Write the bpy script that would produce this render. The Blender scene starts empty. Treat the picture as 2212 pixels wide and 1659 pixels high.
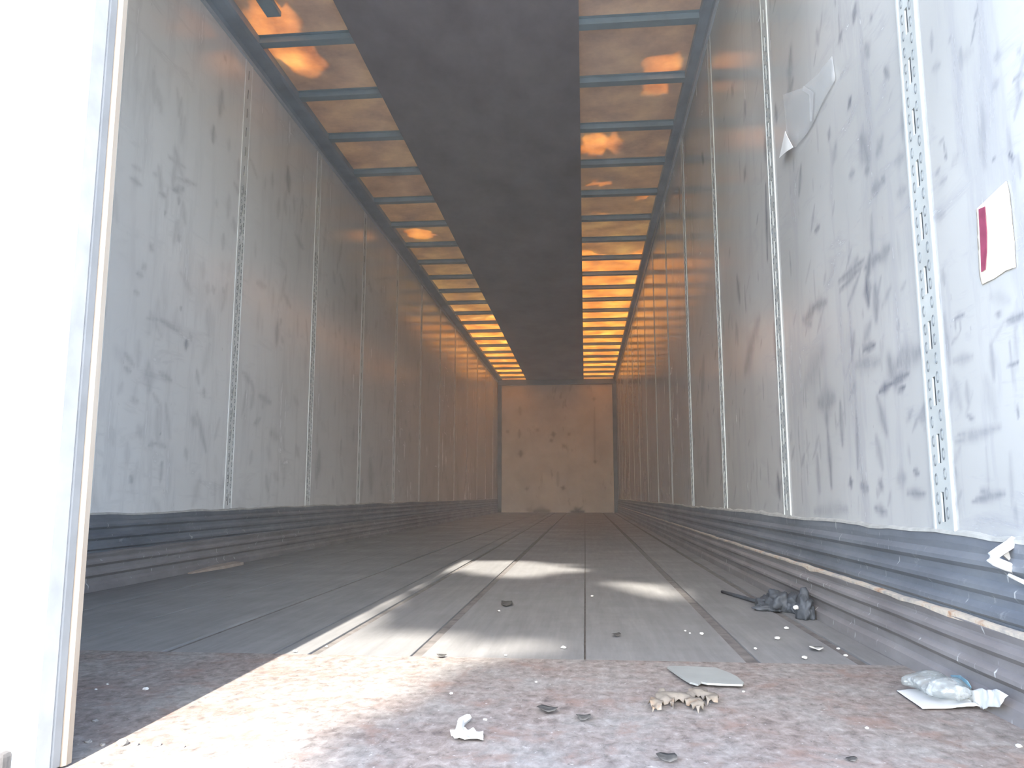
import bpy, bmesh, math, random
import numpy as np
from mathutils import Vector, Matrix, noise
from mathutils.geometry import delaunay_2d_cdt

# ------------------------------------------------------------------ camera, world, sun, exposure
S = bpy.context.scene
COL = S.collection
W, H, F = 2212.0, 1659.0, 1700.0
YAW, PITCH, CAMZ = math.radians(5.25783), math.radians(8.05223), 0.351

cd = bpy.data.cameras.new('camera')
cam = bpy.data.objects.new('camera', cd)
COL.objects.link(cam)
cam.location = (0, 0, CAMZ)
cam.rotation_euler = (math.pi / 2 + PITCH, 0, YAW)
cd.sensor_fit = 'HORIZONTAL'
cd.sensor_width = 36.0
cd.lens = F / W * 36.0
cd.clip_start = 0.02
cd.clip_end = 500
S.camera = cam

SUN_EL = math.radians(38.7)
SUN_DIR = Vector((0.003, math.cos(SUN_EL), -math.sin(SUN_EL)))      # the way the light travels
SUN_STRENGTH = 24.0
SKY_STRENGTH = 2.25

wd = bpy.data.worlds.new('sky')
S.world = wd
wd.use_nodes = True
wn = wd.node_tree
bg = wn.nodes['Background']
sky = wn.nodes.new('ShaderNodeTexSky')
sky.sky_type = 'NISHITA'
sky.sun_disc = False
sky.sun_elevation = SUN_EL
sky.sun_rotation = math.pi                                          # sun stands behind the open end (-Y)
sky.air_density = 1.0
sky.dust_density = 1.5
sky.ozone_density = 1.0
wn.links.new(sky.outputs[0], bg.inputs[0])
bg.inputs[1].default_value = SKY_STRENGTH

sd = bpy.data.lights.new('sun', 'SUN')
sun = bpy.data.objects.new('sun', sd)
COL.objects.link(sun)
sun.location = (0, -10, 12)
sun.rotation_euler = SUN_DIR.to_track_quat('-Z', 'Y').to_euler()
sd.energy = SUN_STRENGTH
sd.angle = math.radians(0.55)
sd.color = (1.0, 0.93, 0.82)

vs = S.view_settings
vs.view_transform = 'Standard'
vs.look = 'None'
vs.gamma = 1.0
vs.use_curve_mapping = False
vs.exposure = 0.0
cy = S.cycles
cy.use_denoising = True
cy.max_bounces = 10
cy.diffuse_bounces = 6
cy.glossy_bounces = 4
cy.transmission_bounces = 6
cy.transparent_max_bounces = 8
cy.caustics_reflective = False
cy.caustics_refractive = False
cy.sample_clamp_indirect = 6.0

# ------------------------------------------------------------------ measurements (metres)
XL, XR = -1.8225, 0.6775          # inner wall faces
YE, YB = 1.0, 16.51               # open end, front wall
ZC = 2.779                        # under side of the roof bows
ZK = 0.28                         # top of the scuff plates
rnd = random.Random(7)

_R = cam.rotation_euler.to_matrix()
CP = Vector((0, 0, CAMZ))


def ray(x, y):
    return _R @ Vector(((x - W / 2) / F, -(y - H / 2) / F, -1.0))


def at(x, y, axis, v):
    """where the sight line measured at photo pixel x, y meets the plane axis = v"""
    r = ray(x, y)
    return CP + r * ((v - CP[axis]) / r[axis])


# ------------------------------------------------------------------ helpers: objects
def link(name, me, mat=None, parent=None):
    o = bpy.data.objects.new(name, me)
    COL.objects.link(o)
    if mat is not None:
        for m in (mat if isinstance(mat, (list, tuple)) else [mat]):
            me.materials.append(m)
    if parent is not None:
        o.parent = parent
    return o


def obj(name, bm, mat, parent=None, smooth=False):
    me = bpy.data.meshes.new(name)
    if smooth:
        for f in bm.faces:
            f.smooth = True
    bm.normal_update()
    bm.to_mesh(me)
    bm.free()
    return link(name, me, mat, parent)


def tag(o, label=None, cat=None, group=None, kind=None):
    if label: o['label'] = label
    if cat: o['category'] = cat
    if group: o['group'] = group
    if kind: o['kind'] = kind
    return o


def box(bm, x0, x1, y0, y1, z0, z1, bev=0.0, mi=0):
    r = bmesh.ops.create_cube(bm, size=1.0)
    vv = r['verts']
    for v in vv:
        v.co = Vector(((x0 + x1) / 2 + v.co.x * (x1 - x0), (y0 + y1) / 2 + v.co.y * (y1 - y0), (z0 + z1) / 2 + v.co.z * (z1 - z0)))
    fs = list({f for v in vv for f in v.link_faces})
    if mi:
        for f in fs: f.material_index = mi
    if bev > 0:
        es = list({e for v in vv for e in v.link_edges})
        bmesh.ops.bevel(bm, geom=es, offset=bev, segments=2, affect='EDGES', profile=0.5)


def boxobj(name, dims, mat, parent=None, bev=0.0):
    bm = bmesh.new()
    box(bm, *dims, bev=bev)
    return obj(name, bm, mat, parent)


def prism(bm, prof, axis_pts, closed=True):
    """sweep a profile [(x, z)] through the y values axis_pts; prof may be a function of y"""
    rings = []
    for y in axis_pts:
        p = prof(y) if callable(prof) else prof
        rings.append([bm.verts.new((a, y, b)) for a, b in p])
    n = len(rings[0])
    for r0, r1 in zip(rings, rings[1:]):
        for i in range(n if closed else n - 1):
            j = (i + 1) % n
            bm.faces.new((r0[i], r0[j], r1[j], r1[i]))
    if closed:
        bm.faces.new(rings[0][::-1])
        bm.faces.new(rings[-1])
    bmesh.ops.recalc_face_normals(bm, faces=bm.faces[:])


def tube(bm, pts, rad, n=8):
    rings = []
    for i, p in enumerate(pts):
        p = Vector(p)
        d = (Vector(pts[min(i + 1, len(pts) - 1)]) - Vector(pts[max(i - 1, 0)])).normalized()
        a = d.cross(Vector((0, 0, 1)))
        if abs(d.z) > .85: a = d.cross(Vector((1, 0, 0)))
        a.normalize()
        b = d.cross(a)
        r = rad[i] if isinstance(rad, (list, tuple)) else rad
        rings.append([bm.verts.new(p + (a * math.cos(2 * math.pi * k / n) + b * math.sin(2 * math.pi * k / n)) * r) for k in range(n)])
    for r0, r1 in zip(rings, rings[1:]):
        for k in range(n):
            bm.faces.new((r0[k], r0[(k + 1) % n], r1[(k + 1) % n], r1[k]))
    bm.faces.new(rings[0][::-1]); bm.faces.new(rings[-1])


def inside(p, poly):
    x, y = p
    c = False
    j = len(poly) - 1
    for i in range(len(poly)):
        xi, yi = poly[i]; xj, yj = poly[j]
        if (yi > y) != (yj > y) and x < (xj - xi) * (y - yi) / (yj - yi) + xi:
            c = not c
        j = i
    return c


def sheet(outline, step, zf, thick):
    """a thin sheet cut to an outline in its own plane: zf(u, v) lifts it, thick gives it a real thickness"""
    us = [p[0] for p in outline]; vs_ = [p[1] for p in outline]
    pts = []
    n = len(outline)
    for i in range(n):
        a = Vector(outline[i]); b = Vector(outline[(i + 1) % n])
        k = max(1, int((b - a).length / step))
        for q in range(k):
            pts.append(a.lerp(b, q / k))
    nb = len(pts)
    edge = [(i, (i + 1) % nb) for i in range(nb)]
    u = min(us)
    while u < max(us):
        v = min(vs_)
        while v < max(vs_):
            q = (u + rnd.uniform(-.25, .25) * step, v + rnd.uniform(-.25, .25) * step)
            if inside(q, outline) and min((Vector(q) - p).length for p in pts[:nb]) > step * 0.5:
                pts.append(Vector(q))
            v += step
        u += step
    V, E, Fc, *_ = delaunay_2d_cdt(pts, edge, [list(range(nb))], 1, 1e-6)
    bm = bmesh.new()
    top = [bm.verts.new((p.x, p.y, zf(p.x, p.y) + thick)) for p in V]
    bot = [bm.verts.new((p.x, p.y, zf(p.x, p.y))) for p in V]
    cnt = {}
    for f in Fc:
        bm.faces.new([top[i] for i in f])
        bm.faces.new([bot[i] for i in reversed(f)])
        for a, b in zip(f, f[1:] + f[:1]):
            cnt[(a, b)] = 1
    for (a, b) in list(cnt):
        if (b, a) not in cnt:
            bm.faces.new((top[b], top[a], bot[a], bot[b]))
    bmesh.ops.recalc_face_normals(bm, faces=bm.faces[:])
    return bm


# ------------------------------------------------------------------ helpers: materials
class NT:
    def __init__(s, name):
        s.m = bpy.data.materials.new(name)
        s.m.use_nodes = True
        s.t = s.m.node_tree
        s.b = s.t.nodes['Principled BSDF']
        s.out = s.t.nodes['Material Output']
        s.co = None

    def n(s, kind, **kw):
        x = s.t.nodes.new(kind)
        for k, v in kw.items():
            if k.startswith('i_'):
                x.inputs[int(k[2:]) if k[2:].isdigit() else k[2:].replace('_', ' ')].default_value = v
            else:
                setattr(x, k, v)
        return x

    def l(s, a, b):
        s.t.links.new(a, b)

    def coord(s, scale=(1, 1, 1), rot=(0, 0, 0)):
        if s.co is None:
            s.co = s.n('ShaderNodeTexCoord')
        mp = s.n('ShaderNodeMapping')
        mp.inputs['Scale'].default_value = scale
        mp.inputs['Rotation'].default_value = rot
        s.l(s.co.outputs['Object'], mp.inputs['Vector'])
        return mp.outputs[0]

    def noise(s, scale, detail=5, rough=0.55, sc=(1, 1, 1), rot=(0, 0, 0), dist=0.0):
        x = s.n('ShaderNodeTexNoise')
        x.inputs['Scale'].default_value = scale
        x.inputs['Detail'].default_value = detail
        x.inputs['Roughness'].default_value = rough
        x.inputs['Distortion'].default_value = dist
        s.l(s.coord(sc, rot), x.inputs['Vector'])
        return x.outputs[0]

    def ramp(s, fac, stops):
        x = s.n('ShaderNodeValToRGB')
        cr = x.color_ramp
        while len(cr.elements) < len(stops):
            cr.elements.new(0.5)
        for e, (p, c) in zip(cr.elements, stops):
            e.position = p
            e.color = (c, c, c, 1) if isinstance(c, (int, float)) else (*c, 1)
        s.l(fac, x.inputs[0])
        return x.outputs[0]

    def mix(s, fac, a, b, mode='MIX'):
        x = s.n('ShaderNodeMix', data_type='RGBA', blend_type=mode)
        for sock, v in ((x.inputs[0], fac), (x.inputs[6], a), (x.inputs[7], b)):
            if hasattr(v, 'is_linked'): s.l(v, sock)
            elif isinstance(v, (int, float)): sock.default_value = v
            else: sock.default_value = (*v, 1)
        return x.outputs[2]

    def math(s, op, a, b=0.0):
        x = s.n('ShaderNodeMath', operation=op)
        for sock, v in ((x.inputs[0], a), (x.inputs[1], b)):
            if hasattr(v, 'is_linked'): s.l(v, sock)
            else: sock.default_value = v
        return x.outputs[0]

    def color(s, v):
        if hasattr(v, 'is_linked'): s.l(v, s.b.inputs['Base Color'])
        else: s.b.inputs['Base Color'].default_value = (*v, 1)

    def rough(s, v):
        if hasattr(v, 'is_linked'): s.l(v, s.b.inputs['Roughness'])
        else: s.b.inputs['Roughness'].default_value = v

    def bump(s, h, strength, dist):
        x = s.n('ShaderNodeBump')
        x.inputs['Strength'].default_value = strength
        x.inputs['Distance'].default_value = dist
        s.l(h, x.inputs['Height'])
        s.l(x.outputs[0], s.b.inputs['Normal'])


def simple(name, col, rough=0.6, metal=0.0, var=0.25, scale=12.0, bump=0.0):
    m = NT(name)
    f = m.noise(scale, 5)
    dark = tuple(c * (1 - var) for c in col)
    lite = tuple(min(1, c * (1 + var)) for c in col)
    m.color(m.ramp(f, [(0.3, dark), (0.7, lite)]))
    m.rough(rough)
    m.b.inputs['Metallic'].default_value = metal
    if bump: m.bump(f, bump, 0.01)
    return m.m


def wall_material(name, base, seed_rot, streak):
    m = NT(name)
    at_ = m.n('ShaderNodeAttribute', attribute_name='mark')
    mark = at_.outputs['Fac']
    big = m.noise(0.9, 4, 0.5)
    col = m.mix(m.ramp(big, [(0.35, 0.0), (0.65, 1.0)]), base, tuple(c * (1 - .28 * streak) for c in base))
    # faint grime carried down the panels, and handling smears
    st = m.ramp(m.noise(5.0, 6, 0.65, sc=(1, 2.2, 0.35)), [(0.50, 0.0), (0.78, 1.0)])
    dg = m.ramp(m.noise(6.0, 6, 0.7, sc=(1, 0.5, 2.2), rot=(seed_rot, 0, 0), dist=0.6), [(0.54, 0.0), (0.8, 1.0)])
    area = m.ramp(m.noise(0.8, 3, 0.5), [(0.35, 0.25), (0.65, 1.0)])
    g = m.math('MULTIPLY', m.math('MAXIMUM', st, dg), area)
    col = m.mix(m.math('MULTIPLY', g, streak), col, (0.26, 0.27, 0.30))
    sp = m.ramp(m.noise(42.0, 3, 0.6, sc=(1, 1, 0.5)), [(0.70, 0.0), (0.76, 1.0)])
    col = m.mix(m.math('MULTIPLY', m.math('MULTIPLY', sp, area), 0.35), col, (0.2, 0.2, 0.22))
    fine = m.noise(55.0, 4, 0.7, sc=(1, 1, 0.4))
    mk = m.math('MULTIPLY', mark, m.ramp(fine, [(0.25, 0.45), (0.6, 1.0)]))
    col = m.mix(mk, col, (0.12, 0.13, 0.16))
    m.color(col)
    m.rough(m.math('ADD', 0.17, m.math('MULTIPLY', g, 0.25)))
    m.b.inputs['Specular IOR Level'].default_value = 0.55
    m.bump(m.noise(3.0, 2), 0.05, 0.01)
    return m.m


M = {}
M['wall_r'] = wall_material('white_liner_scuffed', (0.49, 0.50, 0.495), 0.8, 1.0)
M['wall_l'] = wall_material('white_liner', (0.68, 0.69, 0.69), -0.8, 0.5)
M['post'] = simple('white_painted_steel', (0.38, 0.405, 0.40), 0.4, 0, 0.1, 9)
M['slot'] = simple('slot_shade', (0.02, 0.025, 0.03), 0.8, 0, 0.2, 20)
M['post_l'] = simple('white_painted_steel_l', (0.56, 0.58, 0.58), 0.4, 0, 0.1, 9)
M['ring'] = simple('post_dimple', (0.13, 0.145, 0.155), 0.5, 0, 0.25, 30)
M['dark_trim'] = simple('dark_corner_trim', (0.07, 0.078, 0.088), 0.55, 0, 0.25, 6)
M['rail'] = simple('grey_top_rail', (0.24, 0.29, 0.34), 0.5, 0.0, 0.15, 5)
M['lip'] = simple('pale_rail_lip', (0.38, 0.43, 0.47), 0.5, 0, 0.1, 8)
M['bow'] = simple('blue_grey_roof_bow', (0.20, 0.27, 0.31), 0.42, 0.0, 0.12, 7)

# scuff plate steel
m = NT('grey_scuff_steel')
a1 = m.ramp(m.noise(2.2, 6, 0.65, sc=(1, 1, 4)), [(0.3, (0.085, 0.098, 0.119)), (0.55, (0.140, 0.157, 0.183)), (0.8, (0.212, 0.230, 0.246))])
a2 = m.ramp(m.noise(26, 4, 0.7, sc=(1, 0.8, 1)), [(0.62, 0.0), (0.74, 1.0)])
c = m.mix(m.math('MULTIPLY', a2, 0.5), a1, (0.357, 0.383, 0.391))
a3 = m.ramp(m.noise(34, 2, 0.5, sc=(1, 2.6, 0.6)), [(0.70, 0.0), (0.74, 1.0)])
c = m.mix(m.math('MULTIPLY', a3, 0.6), c, (0.510, 0.527, 0.527))
m.color(c); m.rough(0.5); m.b.inputs['Metallic'].default_value = 0.15
m.bump(m.noise(30, 4), 0.15, 0.004)
M['scuff'] = m.m
m = NT('brown_scuff_steel')
a1 = m.ramp(m.noise(3.0, 6, 0.65, sc=(1, 1, 3)), [(0.3, (0.120, 0.112, 0.116)), (0.6, (0.188, 0.180, 0.184)), (0.8, (0.248, 0.240, 0.240))])
a3 = m.ramp(m.noise(30, 2, 0.5, sc=(1, 2.6, 0.5)), [(0.69, 0.0), (0.73, 1.0)])
c = m.mix(m.math('MULTIPLY', a3, 0.8), a1, (0.528, 0.544, 0.544))
m.color(c); m.rough(0.55); m.bump(m.noise(30, 4), 0.15, 0.004)
M['scuff_low'] = m.m
m = NT('rusty_torn_edge')
m.color(m.ramp(m.noise(14, 5, 0.7), [(0.35, (0.28, 0.27, 0.26)), (0.55, (0.50, 0.44, 0.36)), (0.68, (0.33, 0.19, 0.11))]))
m.rough(0.75)
M['rust_edge'] = m.m
M['caulk'] = simple('pale_sealant', (0.33, 0.335, 0.32), 0.6, 0, 0.2, 30)

# floor boards
def board(name, lo, hi, warm):
    m = NT(name)
    g = m.noise(7, 8, 0.7, sc=(5.0, 0.35, 1))
    b_ = m.noise(2.4, 6, 0.65)
    c = m.ramp(g, [(0.25, lo), (0.55, tuple((a + b) / 2 for a, b in zip(lo, hi))), (0.8, hi)])
    c = m.mix(m.math('MULTIPLY', m.ramp(b_, [(0.4, 0.0), (0.7, 1.0)]), 0.5), c, warm)
    sp = m.ramp(m.noise(60, 3, 0.6), [(0.66, 0.0), (0.76, 1.0)])
    c = m.mix(m.math('MULTIPLY', sp, 0.35), c, (0.10, 0.10, 0.10))
    m.color(c); m.rough(m.ramp(b_, [(0.3, 0.55), (0.7, 0.8)]))
    m.bump(g, 0.12, 0.003)
    return m.m
M['plank'] = board('worn_grey_boards', (0.124, 0.124, 0.127), (0.223, 0.223, 0.223), (0.149, 0.146, 0.146))
M['joint'] = simple('dirty_joint', (0.115, 0.105, 0.10), 0.9, 0, 0.35, 25)

m = NT('rusty_threshold')
g = m.noise(52, 6, 0.70, sc=(1.0, 0.75, 1), dist=.3)
b_ = m.noise(6.0, 6, 0.7)
c = m.ramp(g, [(0.30, (0.069, 0.055, 0.051)), (0.46, (0.156, 0.129, 0.117)), (0.58, (0.206, 0.177, 0.163)), (0.75, (0.306, 0.278, 0.256))])
c = m.mix(m.ramp(b_, [(0.42, 0.0), (0.66, 0.8)]), c, m.ramp(g, [(0.3, (0.144, 0.138, 0.131)), (0.7, (0.281, 0.273, 0.260))]))
ru = m.ramp(m.noise(11.0, 5, 0.65, dist=.4), [(0.54, 0.0), (0.68, 0.65)])
c = m.mix(ru, c, (0.188, 0.122, 0.100))
sp = m.ramp(m.noise(120, 3, 0.6, sc=(1, .8, 1)), [(0.66, 0.0), (0.73, 1.0)])
c = m.mix(m.math('MULTIPLY', sp, 0.7), c, (0.413, 0.400, 0.381))
dk = m.ramp(m.noise(70, 4, 0.65, sc=(1, .8, 1)), [(0.64, 0.0), (0.72, 1.0)])
c = m.mix(m.math('MULTIPLY', dk, 0.75), c, (0.044, 0.037, 0.035))
m.color(c); m.rough(0.8); m.bump(g, 0.5, 0.004)
M['threshold'] = m.m

# translucent fibreglass roof
m = NT('amber_fibreglass')
f1 = m.noise(3.6, 6, 0.62)
f2 = m.noise(1.3, 3, 0.5, sc=(1, 0.8, 1))
tr = m.n('ShaderNodeBsdfTranslucent')
c = m.ramp(f1, [(0.30, (0.18, 0.045, 0.003)), (0.5, (0.50, 0.155, 0.013)), (0.70, (0.85, 0.35, 0.045))])
c = m.mix(m.ramp(f2, [(0.35, 0.0), (0.7, 0.55)]), c, (0.32, 0.10, 0.010))
m.l(c, tr.inputs[0])
df = m.n('ShaderNodeBsdfDiffuse')
m.l(m.ramp(f1, [(0.3, (0.46, 0.415, 0.39)), (0.7, (0.68, 0.63, 0.60))]), df.inputs[0])
mx = m.n('ShaderNodeMixShader')
mx.inputs[0].default_value = 0.70
m.l(tr.outputs[0], mx.inputs[1]); m.l(df.outputs[0], mx.inputs[2])
m.l(mx.outputs[0], m.out.inputs[0])
M['roof'] = m.m

m = NT('dark_ceiling_liner')
f1 = m.noise(2.2, 6, 0.65, sc=(1, 0.6, 1))
m.color(m.ramp(f1, [(0.3, (0.125, 0.112, 0.130)), (0.7, (0.20, 0.185, 0.21))]))
m.rough(0.6)
M['liner'] = m.m

m = NT('pale_front_board')
at_ = m.n('ShaderNodeAttribute', attribute_name='mark')
f1 = m.noise(2.0, 6, 0.6)
c = m.ramp(f1, [(0.3, (0.48, 0.44, 0.40)), (0.7, (0.62, 0.57, 0.52))])
sp = m.ramp(m.noise(7.0, 4, 0.6, sc=(1, 1, 0.4)), [(0.62, 0.0), (0.74, 1.0)])
c = m.mix(m.math('MULTIPLY', sp, 0.4), c, (0.18, 0.15, 0.14))
c = m.mix(at_.outputs['Fac'], c, (0.08, 0.07, 0.07))
m.color(c); m.rough(0.6)
M['front'] = m.m

M['door'] = simple('white_door_paint', (0.80, 0.80, 0.79), 0.4, 0, 0.03, 4)
M['door_edge'] = simple('white_door_edge', (0.33, 0.322, 0.31), 0.5, 0, 0.12, 18)
M['seal'] = simple('grey_rubber_seal', (0.19, 0.188, 0.185), 0.6, 0, 0.12, 14)
M['seal_dark'] = simple('black_gap_rubber', (0.05, 0.05, 0.055), 0.7, 0, 0.3, 14)
m = NT('cream_gasket')
c = m.ramp(m.noise(9, 6, 0.65, sc=(1, 1, 0.25)), [(0.35, (0.29, 0.25, 0.205)), (0.6, (0.25, 0.20, 0.155)), (0.78, (0.15, 0.105, 0.07))])
m.color(c); m.rough(0.6)
M['gasket'] = m.m
M['grime'] = simple('dark_grime', (0.035, 0.033, 0.033), 0.9, 0, 0.4, 40, 0.3)
M['frame'] = simple('grey_rear_frame', (0.42, 0.42, 0.42), 0.5, 0, 0.15, 6)
M['ground'] = simple('pale_gravel_yard', (0.46, 0.45, 0.43), 0.95, 0, 0.3, 3)
M['ext'] = simple('white_outer_skin', (0.7, 0.7, 0.7), 0.4, 0, 0.05, 2)

# ------------------------------------------------------------------ setting: floor
floor = boxobj('floor', (XL - .04, XR + .04, YE - .02, YB + .05, -.10, -.006), M['joint'])
tag(floor, kind='structure')
EDGES = [(-1.8225, 0), (-1.55, .006), (-1.25, .006), (-.955, .020), (-.702, .009), (-.612, .024), (-.378, .026), (-.005, .004), (.352, .030), (.580, .026), (.6775, 0)]
YT = 1.768
for (a, ga), (b, gb) in zip(EDGES, EDGES[1:]):
    bm = bmesh.new()
    box(bm, a + ga / 2, b - gb / 2, YT + .004, YB, -.03, rnd.uniform(-.0012, 0), bev=.0012)
    obj('plank', bm, M['plank'], floor)
bm = bmesh.new()
box(bm, XL, XR, YE - .02, YT, -.03, 0.001, bev=.001)
obj('threshold_plate', bm, M['threshold'], floor)

# ------------------------------------------------------------------ setting: side walls
POSTS = [1.577 + 1.172 * i for i in range(13)]
PW = .046                                             # half width of a post


def field(Y, Z, strokes):
    """darkness left by rubbed marks: strokes = [(y0, z0, y1, z1, half width, strength)]"""
    d = np.zeros_like(Y)
    for (y0, z0, y1, z1, w, s) in strokes:
        dy, dz = y1 - y0, z1 - z0
        L2 = dy * dy + dz * dz + 1e-9
        lo, hi = min(y0, y1) - 3 * w, max(y0, y1) + 3 * w
        sel = (Y > lo) & (Y < hi) & (Z > min(z0, z1) - 3 * w) & (Z < max(z0, z1) + 3 * w)
        if not sel.any():
            continue
        yy, zz = Y[sel], Z[sel]
        t = np.clip(((yy - y0) * dy + (zz - z0) * dz) / L2, 0, 1)
        ww = w * (1.0 - 0.55 * np.abs(2 * t - 1))
        q = ((yy - y0 - t * dy) ** 2 + (zz - z0 - t * dz) ** 2) / (ww * ww)
        d[sel] = np.maximum(d[sel], s * np.exp(-q))
    return d


def panel(name, x, y0, y1, z0, z1, step, mat, parent, strokes, thick):
    """a liner sheet: a fine grid front with a mark attribute, closed by a back and edges"""
    ny, nz = max(2, int((y1 - y0) / step)), max(2, int((z1 - z0) / step))
    ys = np.linspace(y0, y1, ny + 1); zs = np.linspace(z0, z1, nz + 1)
    Y, Z = np.meshgrid(ys, zs, indexing='ij')
    n = (ny + 1) * (nz + 1)
    co = np.stack([np.full(n, x), Y.ravel(), Z.ravel()], 1)
    i, j = np.meshgrid(np.arange(ny), np.arange(nz), indexing='ij')
    a = (i * (nz + 1) + j).ravel()
    q = np.stack([a, a + nz + 1, a + nz + 2, a + 1], 1)
    if thick > 0:
        q = q[:, ::-1]
    # back plate corners
    back = np.array([[x + thick, y0, z0], [x + thick, y1, z0], [x + thick, y1, z1], [x + thick, y0, z1]])
    co = np.vstack([co, back])
    c00, c10, c11, c01 = 0, ny * (nz + 1), ny * (nz + 1) + nz, nz
    extra = [[n, n + 1, n + 2, n + 3], [c00, c10, n + 1, n], [c10, c11, n + 2, n + 1], [c11, c01, n + 3, n + 2], [c01, c00, n, n + 3]]
    me = bpy.data.meshes.new(name)
    me.from_pydata(co.tolist(), [], q.tolist() + extra)
    at_ = me.attributes.new('mark', 'FLOAT', 'POINT')
    at_.data.foreach_set('value', np.concatenate([field(Y.ravel(), Z.ravel(), strokes), np.zeros(4)]).astype(np.float32))
    return link(name, me, mat, parent)


def px_strokes(lst, x):
    out = []
    for (ax, ay, bx, by, w, s) in lst:
        a = at(ax, ay, 0, x); b = at(bx, by, 0, x)
        out.append((a.y, a.z, b.y, b.z, w, s))
    return out


R_MARKS = px_strokes([
    # the splayed smear between the second and the first post
    (1880, 552, 1874, 600, .020, .55), (1872, 600, 1876, 655, .022, .8), (1866, 562, 1812, 608, .012, .5), (1862, 575, 1814, 628, .010, .5),
    (1858, 588, 1832, 660, .010, .4), (1890, 620, 1893, 690, .020, .5), (1852, 560, 1838, 590, .02, .35), (1900, 552, 1868, 580, .016, .45),
    (1920, 535, 1900, 560, .02, .4), (1742, 688, 1760, 664, .022, .55), (1758, 664, 1785, 652, .018, .5), (1735, 690, 1752, 700, .02, .4),
    (1900, 846, 1925, 828, .012, .8), (1925, 828, 1962, 806, .012, .7), (1865, 755, 1890, 745, .012, .7), (1850, 790, 1900, 780, .02, .35),
    (1920, 775, 1935, 830, .03, .45), (1940, 785, 1985, 760, .03, .45), (1950, 760, 1958, 800, .03, .4), (1955, 835, 1940, 845, .008, .7),
    (1845, 720, 1842, 760, .014, .4), (1880, 700, 1865, 745, .02, .35), (1775, 760, 1740, 830, .05, .25), (1770, 870, 1800, 860, .04, .4),
    (1788, 930, 1796, 1050, .018, .5), (1783, 870, 1788, 930, .02, .4), (1815, 870, 1820, 960, .016, .45), (1850, 900, 1853, 1010, .010, .4),
    (1895, 860, 1915, 935, .018, .4), (1893, 945, 1906, 1010, .016, .4), (1837, 1035, 1839, 1050, .014, .9), (1765, 985, 1770, 1060, .02, .3),
    (1860, 1050, 1875, 1056, .014, .5), (1890, 1098, 1915, 1108, .012, .5), (1900, 1045, 1905, 1052, .02, .5), (1960, 1064, 1998, 1068, .010, .5),
    (1974, 1018, 1984, 1022, .008, .7), (1940, 1035, 1955, 1032, .02, .3), (1760, 1105, 1830, 1100, .02, .25),
    (1654, 400, 1658, 560, .018, .6), (1652, 300, 1654, 345, .02, .4), (1645, 60, 1652, 110, .03, .35), (1668, 590, 1671, 660, .012, .5), (1672, 700, 1676, 780, .02, .45),
    (1680, 1030, 1684, 1070, .03, .6), (1690, 960, 1688, 990, .015, .3), (1592, 600, 1598, 650, .03, .45), (1590, 700, 1594, 740, .03, .3),
    (1630, 720, 1610, 800, .05, .35), (1640, 690, 1628, 730, .04, .3), (1560, 850, 1558, 1000, .06, .25), (1520, 780, 1516, 860, .07, .3), (1530, 960, 1528, 1040, .07, .35),
    (1847, 15, 1844, 45, .018, .65), (1883, 35, 1880, 45, .012, .45), (1818, 70, 1812, 90, .014, .5), (1764, 70, 1768, 90, .02, .35), (1708, 110, 1705, 190, .035, .40),
    (1838, 213, 1832, 232, .013, .75), (1675, 230, 1678, 260, .02, .45), (1712, 175, 1700, 220, .03, .4), (1870, 100, 1876, 120, .02, .4),
    (1730, 360, 1726, 420, .018, .45), (1760, 500, 1770, 490, .01, .55), (1792, 280, 1790, 300, .016, .45), (1805, 315, 1800, 350, .02, .35),
    (1860, 300, 1875, 345, .035, .4), (1870, 370, 1876, 365, .02, .4), (1905, 300, 1895, 330, .02, .35), (1910, 150, 1920, 165, .012, .5), (1905, 385, 1910, 392, .012, .55),
    (1885, 410, 1900, 400, .02, .35), (1940, 420, 1955, 408, .015, .3), (1935, 350, 1950, 340, .016, .3), (1835, 380, 1845, 372, .014, .35),
    (1516, 335, 1520, 350, .03, .5), (1610, 365, 1608, 385, .03, .4), (1580, 190, 1584, 200, .025, .35), (1608, 225, 1610, 245, .03, .35),
    # past the first post, towards the open end
    (2026, 615, 2030, 680, .006, .45), (2062, 690, 2082, 678, .005, .5), (2062, 690, 2064, 715, .003, .45), (2074, 688, 2075, 712, .003, .4), (2055, 742, 2072, 722, .004, .4),
    (2150, 682, 2165, 676, .004, .7), (2175, 695, 2212, 680, .008, .55), (2174, 788, 2198, 784, .003, .8), (2194, 868, 2201, 903, .003, .9),
    (2060, 780, 2100, 770, .01, .3), (2090, 900, 2105, 906, .005, .5), (2065, 955, 2160, 922, .010, .35), (2070, 940, 2140, 930, .008, .35),
    (2110, 1078, 2170, 1066, .008, .5), (2100, 1085, 2160, 1072, .006, .4), (2040, 335, 2044, 345, .003, .5), (2037, 305, 2046, 345, .003, .5), (2028, 312, 2038, 300, .004, .4),
    (2112, 18, 2104, 45, .005, .5), (2108, 45, 2098, 98, .004, .55), (2048, 92, 2054, 82, .004, .5), (2177, 330, 2190, 345, .004, .7), (2145, 345, 2150, 338, .004, .6),
    (2022, 375, 2030, 365, .006, .4), (2030, 395, 2046, 385, .005, .3), (2150, 125, 2160, 118, .012, .3), (2145, 190, 2155, 178, .010, .35), (2200, 110, 2202, 112, .010, .3),
    (2190, 170, 2212, 158, .004, .45), (2188, 176, 2200, 165, .004, .45), (2080, 125, 2100, 110, .012, .2), (2015, 150, 2030, 140, .01, .25), (2020, 470, 2040, 462, .01, .3),
    (2012, 600, 2020, 560, .012, .25), (2130, 820, 2150, 900, .02, .18), (2060, 820, 2075, 880, .015, .2), (2140, 640, 2180, 650, .012, .18), (2120, 1060, 2150, 1075, .01, .4),
], XR)
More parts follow.
